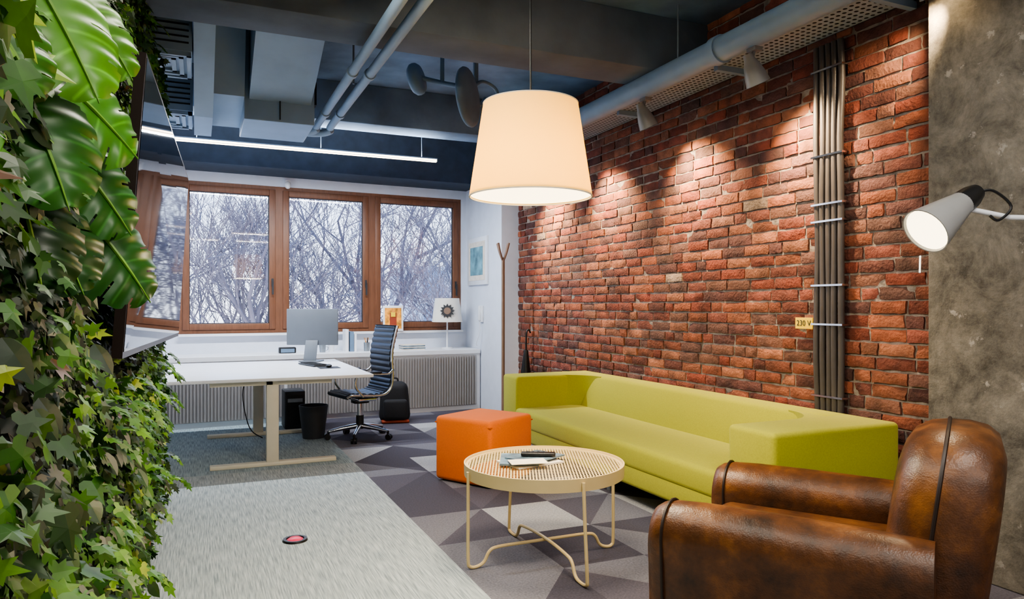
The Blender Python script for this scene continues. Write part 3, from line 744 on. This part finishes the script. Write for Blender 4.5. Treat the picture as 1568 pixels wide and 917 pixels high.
# track spots
SP=[(3.30,3.62,2.88),(3.30,4.85,2.88),(3.30,6.15,2.88),(3.30,7.35,2.88),(3.47,2.52,3.05)]
for i,p_ in enumerate(SP):
    b=MB(); pos=Vector(p_); y=pos.y
    d=(Vector((.46,0,-.9))).normalized()
    T=Matrix.Translation(pos)@(-d).to_track_quat('Z','Y').to_matrix().to_4x4()
    b.lathe([(0,.13),(.03,.13),(.036,.09),(.05,.06),(.066,.0),(.078,-.07),(.073,-.07),(.058,-.01),(0,-.01)],0,24,T=T)
    b.lathe([(0,-.03),(.055,-.03),(.055,-.026),(0,-.026)],1,20,T=T)
    if i<4: b.tube([pos+Vector((-.03,0,.06)),pos+Vector((0,0,.16))],.012,0,8); b.bx((3.27,y-.04,3.02),(3.33,y+.04,3.045),0)
    s=b.build('spotlight',['lampgrey','bulb'],40)
    l=bpy.data.lights.new('spot_beam','SPOT'); l.energy=200 if i<4 else 60; l.color=(1,.75,.45); l.spot_size=R(94 if i<4 else 78); l.spot_blend=1.0; l.shadow_soft_size=.04
    o=bpy.data.objects.new('spot_beam',l); scene.collection.objects.link(o); o.location=pos+d*.09; o.parent=s
    aim(o,pos+Vector((.43,(-.1 if i<4 else .75),-.68)))

# cable conduits on brick
b=MB()
for i,y in enumerate((3.29,3.338,3.386,3.434,3.48)):
    pts=[(3.695,y,.0)]+[(3.695+random.uniform(-.006,.004),y+random.uniform(-.006,.006),.35*k) for k in range(1,9)]+[(3.69,y,3.05)]
    b.tube(smooth_path(pts,3),.020,0,10)
for z in (2.89,2.34,2.03,1.92,1.51,1.26,.8,.4):
    b.bx((3.668,3.265,z-.006),(3.674,3.505,z+.006),1); b.bx((3.668,3.260,z-.006),(3.73,3.266,z+.006),1); b.bx((3.668,3.503,z-.006),(3.73,3.509,z+.006),1)
b.build('electrical_conduits',['cable','chrome'],40)
b=MB(); b.bx((3.708,3.53,1.225),(3.715,3.68,1.30),0,bev=.002); lab=b.build('voltage_label',['yellow'],0)
tx=bpy.data.curves.new('label_text','FONT'); tx.body='230 V'; tx.size=.052; tx.align_x='CENTER'; tx.align_y='CENTER'; tx.extrude=.0005
to=bpy.data.objects.new('label_text',tx); scene.collection.objects.link(to); to.location=(3.7065,3.605,1.262); to.rotation_euler=(R(90),0,R(-90)); to.parent=lab; tx.materials.append(M['black'])

# wall lamp on pillar
b=MB()
tip=Vector((3.08,2.08,1.84)); mouth=Vector((2.835,2.115,1.68)); d=(mouth-tip).normalized()
T=Matrix.Translation(tip)@(d).to_track_quat('Z','Y').to_matrix().to_4x4()
b.lathe([(0,-.03),(.045,-.03),(.05,.0),(.056,.04),(.106,.26),(.101,.26),(.052,.045),(0,.045)],0,32,T=T)
b.lathe([(0,-.075),(.036,-.075),(.05,-.03),(.054,.025),(0,.03)],1,24,T=T)
b.lathe([(0,.245),(.096,.245),(.096,.25),(0,.25)],2,28,T=T)
b.tube([tip+Vector((.02,-.01,-.04)),(3.25,2.0,1.765),(3.6,1.9,1.765)],.012,3,10); b.bx((3.58,1.84,1.70),(3.6,1.96,1.83),3)
b.tube(smooth_path([tip+Vector((.03,-.02,.03)),(3.17,2.02,1.88),(3.23,1.98,1.81),(3.18,2.0,1.75),(3.15,2.02,1.77)]),.006,1,6)
b.tube([mouth+Vector((.03,.02,-.085)),mouth+Vector((-.0,0,-.16))],.004,3,6)
wl_=b.build('wall_lamp',['lampgrey','black','lampface','white'],40)
l=bpy.data.lights.new('wall_lamp_beam','SPOT'); l.energy=16; l.color=(1,.8,.52); l.spot_size=R(120); l.spot_blend=.6; l.shadow_soft_size=.06
o=bpy.data.objects.new('wall_lamp_beam',l); scene.collection.objects.link(o); o.location=tip+d*.27; o.rotation_euler=d.to_track_quat('-Z','Y').to_euler(); o.parent=wl_

b=MB(); b.lathe([(0,.006),(.05,.006),(.052,.012),(.068,.012),(.072,0)],0,32); b.lathe([(0,.02),(.03,.018),(.045,.008)],1,24); b.build('floor_outlet',['black','redacc'],40,loc=(.53,4.38,0))

# ------------------------------------------------------------ TV
b=MB()
c=[Vector(p) for p in ((-.205,2.45,1.22),(-.100,4.72,1.20),(-.045,4.72,2.14),(-.140,2.45,2.15))]
U=(c[1]-c[0]).normalized(); W=(c[3]-c[0]).normalized(); Nn=U.cross(W).normalized()
if Nn.x<0: Nn=-Nn
def quadbox(cs,th,mat):
    vs=cs+[p-Nn*th for p in cs]; b.add(vs,[[0,1,2,3],[7,6,5,4],[0,4,5,1],[1,5,6,2],[2,6,7,3],[3,7,4,0]],mat)
quadbox(c,.03,1)
i_=[c[0]+U*.012+W*.02,c[1]-U*.012+W*.02,c[2]-U*.012-W*.012,c[3]+U*.012-W*.012]
quadbox([p+Nn*.002 for p in i_],.002,0)
ce=sum(c,Vector())/4
b.tube([ce-Nn*.03,Vector((-.368,ce.y,ce.z))],.05,2,8)
b.build('television',['tvscreen','tvbezel','black'],0)

# ------------------------------------------------------------ living wall
pw=bpy.data.objects.new('living_plant_wall',None); scene.collection.objects.link(pw)
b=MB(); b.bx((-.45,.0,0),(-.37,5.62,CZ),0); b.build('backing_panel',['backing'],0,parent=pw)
outl=[(0,0),(-.22,-.12),(-.42,-.08),(-.52,.14),(-.30,.26),(-.46,.56),(-.18,.52),(0,1.0)]
OUT=outl+[(-x,y) for x,y in outl[-2:0:-1]]
OVAL=[(0,0),(-.2,.08),(-.34,.3),(-.36,.5),(-.26,.75),(-.1,.93),(0,1.05)]
OVAL=OVAL+[(-x,y) for x,y in OVAL[-2:0:-1]]
def leaf(b,pos,tip,nrm,size,col,cup=.1,shape=OUT):
    tip=tip.normalized(); side=tip.cross(nrm).normalized(); n=side.cross(tip).normalized()
    vs=[pos+tip*.38*size]
    for x,y in shape:
        vs.append(pos+side*x*size*.95+tip*y*size+n*(-cup*size*(abs(x)*1.2+ (y*y*.5))))
    k=len(shape); b.add(vs,[[0,1+i,1+(i+1)%k] for i in range(k)],0,None,col)
ivy=MB()
greens=[(28,58,14),(38,76,16),(52,96,18),(72,116,24),(22,46,12),(96,138,30),(58,102,26)]
def depthf(y,z): 
    return .10+.10*noise.noise(Vector((y*1.7,z*1.7,3)))+.06*noise.noise(Vector((y*5,z*5,9)))+(.05 if z<1.2 else 0)
for _ in range(28000):
    y=.15+5.5*random.random()**1.05; z=random.uniform(.01,3.5)
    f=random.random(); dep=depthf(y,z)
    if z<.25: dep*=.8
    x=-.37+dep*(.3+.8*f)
    if 2.3<y<4.8 and 1.12<z<2.2 and x>-.33: 
        if random.random()<.7: continue
        x=-.34
    if y>4.8 and x>-.2: x=-.2-random.random()*.1
    sh=.22+.92*f  # deeper leaves coloured darker, shade between leaves painted in
    n_=noise.noise(Vector((y*1.2,z*1.2,20)))
    g=random.choice(greens); 
    if n_>.15: g=(g[0]*1.25,g[1]*1.15,g[2]*1.0)
    if random.random()<.02: g=(140,155,50)
    if random.random()<.012: g=(110,70,36)
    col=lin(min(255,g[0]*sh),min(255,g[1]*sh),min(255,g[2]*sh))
    tip=Vector((random.uniform(-.1,.6),random.uniform(-.9,.9),random.uniform(-1,.15)))
    nr=Vector((1,random.uniform(-1.1,.2),random.uniform(-.1,.9)))
    sz=random.uniform(.026,.056)*(1.5 if random.random()<.10 else 1)
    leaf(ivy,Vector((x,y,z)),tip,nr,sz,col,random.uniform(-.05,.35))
for _ in range(900):
    z=random.uniform(0.05,3.5); x=random.uniform(-.42,-.2)
    leaf(ivy,Vector((x,5.6+random.uniform(0,.06),z)),Vector((random.uniform(-.3,.6),.3,-1+random.random())),Vector((.4,1,.4)),random.uniform(.04,.07),lin(*random.choice(greens)))
for _ in range(260):
    y=random.uniform(1.2,3.4); z=random.uniform(.1,1.0) if random.random()<.5 else random.uniform(1.2,3.2)
    if y>2.2 and 1.05<z<2.3: continue
    x=-.37+depthf(y,z)*1.0; k=random.uniform(.6,1.05); g=random.choice([(44,90,22),(34,70,20),(66,110,30)])
    leaf(ivy,Vector((x,y,z)),Vector((.5,random.uniform(-.6,.6),-.8)),Vector((.8,-.7,.4)),random.uniform(.05,.085),lin(g[0]*k,g[1]*k,g[2]*k),.15,OVAL)
for v in range(60):
    y=random.uniform(1.2,5.5); z=random.choice([random.uniform(.4,1.1),random.uniform(2.3,3.3),random.uniform(.4,1.1)]); p=Vector((-.37+depthf(y,z),y,z))
    if 2.2<y<4.9 and 1.1<z: p.z=random.uniform(.5,1.1)
    d=Vector((.6,random.uniform(-.3,.3),random.uniform(-.1,.4)))
    for k in range(6):
        p=p+d.normalized()*.02; d.z-=.18
        g=random.choice(greens[1:]); leaf(ivy,p,d+Vector((0,random.uniform(-1,1),0)),Vector((.6,-.5,.8)),random.uniform(.035,.055),lin(g[0]*1.1,g[1]*1.1,g[2]))
for (p,t,s_,g) in (((-.27,1.28,1.86),(.5,.2,-1),.12,(160,185,50)),((-.27,1.34,1.98),(.7,.3,.3),.12,(140,180,50)),((-.28,1.22,1.75),(.3,.1,-1),.11,(112,160,40)),((-.28,1.42,1.80),(.9,.2,-.3),.10,(150,185,60)),((-.28,1.3,2.06),(.6,0,-.5),.12,(130,175,50)),((-.29,1.25,1.62),(.6,.2,-.8),.10,(86,140,38))):
    leaf(ivy,Vector(p),Vector(t),Vector((.55,-.8,.3)),s_,lin(*g),.2)
ivy.build('ivy_leaves',['leaf'],0,colors=True,parent=pw)

def monstera(b,center,ang,L,col,pitch=.2,droop=.4,fold=.25,ph0=0):
    nrm=Vector((.55,-.76,.30+pitch)).normalized()
    right=Vector((.80,.58,0)); right=(right-nrm*right.dot(nrm)).normalized(); up=nrm.cross(right)
    if up.z<0: up=-up
    tip=(right*math.cos(R(ang))+up*math.sin(R(ang))).normalized()
    side=tip.cross(nrm).normalized(); n=nrm
    base=Vector(center)-tip*L*.45
    NS,MW=72,8
    def Wd(s): return L*.50*(math.sin(math.pi*min(1,(s*.90+.13)))**.62)*(1.0-.25*s)
    def pt(s,w,sg):
        W=Wd(s)
        along=s*L+ w*W*.55*(s-.15) - (w**2)*L*.20*(1-s)**4
        p=base+tip*along+side*(sg*w*W)
        return p+n*(fold*w*W*.5-(w*w)*W*.45 - droop*L*(s**2)*.5 + .004*math.sin(s*46)*w)
    for sg in (-1,1):
        vs=[];fs=[]
        for i in range(NS+1):
            for j in range(MW+1): vs.append(pt(i/NS,j/MW,sg))
        for i in range(NS):
            q=(i+ph0+ (6 if sg>0 else 0)); ph=q%13; s=i/NS; dj=4 if (q//13)%2 else 5
            for j in range(MW):
                if .22<s<.90:
                    if ph==0 and j>=dj: continue
                    if ph in(12,1) and j>=7: continue
                a=i*(MW+1)+j; fs.append([a,a+1,a+MW+2,a+MW+1] if sg>0 else [a,a+MW+1,a+MW+2,a+1])
        o=len(b.v); b.add(vs,fs,0,None,col)
        for i in range(NS+1):
            if (i+ph0)%13==(0 if sg>0 else 6):
                for j in range(MW): b.c[o+i*(MW+1)+j]=tuple(min(1,x*1.7+.015) for x in col[:3])+(1,)
    mid=[base+tip*(i/8*L)+n*(.003-droop*L*((i/8)**2)*.5) for i in range(9)]
    o=len(b.v); b.tube(mid,[.004]*6+[.003,.002,.001],0,5)
    for k in range(o,len(b.v)): b.c[k]=lin(130,180,60)
    o=len(b.v); st=Vector((-.40,base.y+.1,base.z-.3)); b.tube(smooth_path([st,(st+base)/2+Vector((-.02,0,.08)),base],5),.006,0,6)
    for k in range(o,len(b.v)): b.c[k]=lin(80,120,40)
mb=MB()
for q,(cc,ang,L_,col) in enumerate((((-.25,1.55,1.96),-66,.36,(92,152,32)),((-.235,1.74,1.84),-38,.33,(76,138,30)),((-.225,1.80,1.69),-54,.31,(42,98,22)),
    ((-.18,1.86,1.53),-56,.29,(34,86,20)),((-.27,1.55,1.74),-75,.33,(44,98,24)),((-.29,1.60,1.56),-85,.29,(26,62,16)),((-.23,1.93,2.08),-55,.31,(84,138,34)),
    ((-.27,1.70,1.56),-70,.29,(28,72,20)),((-.30,1.35,1.85),-60,.26,(60,116,28)),((-.3,2.2,2.4),-60,.28,(60,110,30)))):
    monstera(mb,cc,ang,L_,lin(*col),ph0=q*4)
mb.build('monstera_leaves',['bigleaf'],60,colors=True,parent=pw)

# ------------------------------------------------------------ world, camera
w=bpy.data.worlds.new('World'); scene.world=w; w.use_nodes=True
nt=w.node_tree; bg=nt.nodes['Background']
tc=nt.nodes.new('ShaderNodeTexCoord'); sp=nt.nodes.new('ShaderNodeSeparateXYZ'); nt.links.new(tc.outputs['Generated'],sp.inputs[0])
rp=nt.nodes.new('ShaderNodeValToRGB'); rp.color_ramp.elements[0].color=lin(226,235,250); rp.color_ramp.elements[1].color=lin(140,185,250); rp.color_ramp.elements[1].position=.45
nt.links.new(sp.outputs[2],rp.inputs['Fac']); nt.links.new(rp.outputs['Color'],bg.inputs['Color']); bg.inputs['Strength'].default_value=2.7

cam=bpy.data.cameras.new('camera'); co=bpy.data.objects.new('camera',cam); scene.collection.objects.link(co)
co.location=(0,0,1.38); co.rotation_euler=(R(90),0,R(-23.7)); cam.sensor_width=36; cam.lens=36*1100/1568; cam.shift_y=.006; cam.clip_start=.05
scene.camera=co
scene.view_settings.view_transform='AgX'; scene.view_settings.look='AgX - Medium High Contrast'
scene.view_settings.exposure=0.6
print('verts',sum(len(o.data.vertices) for o in scene.objects if o.type=='MESH'))
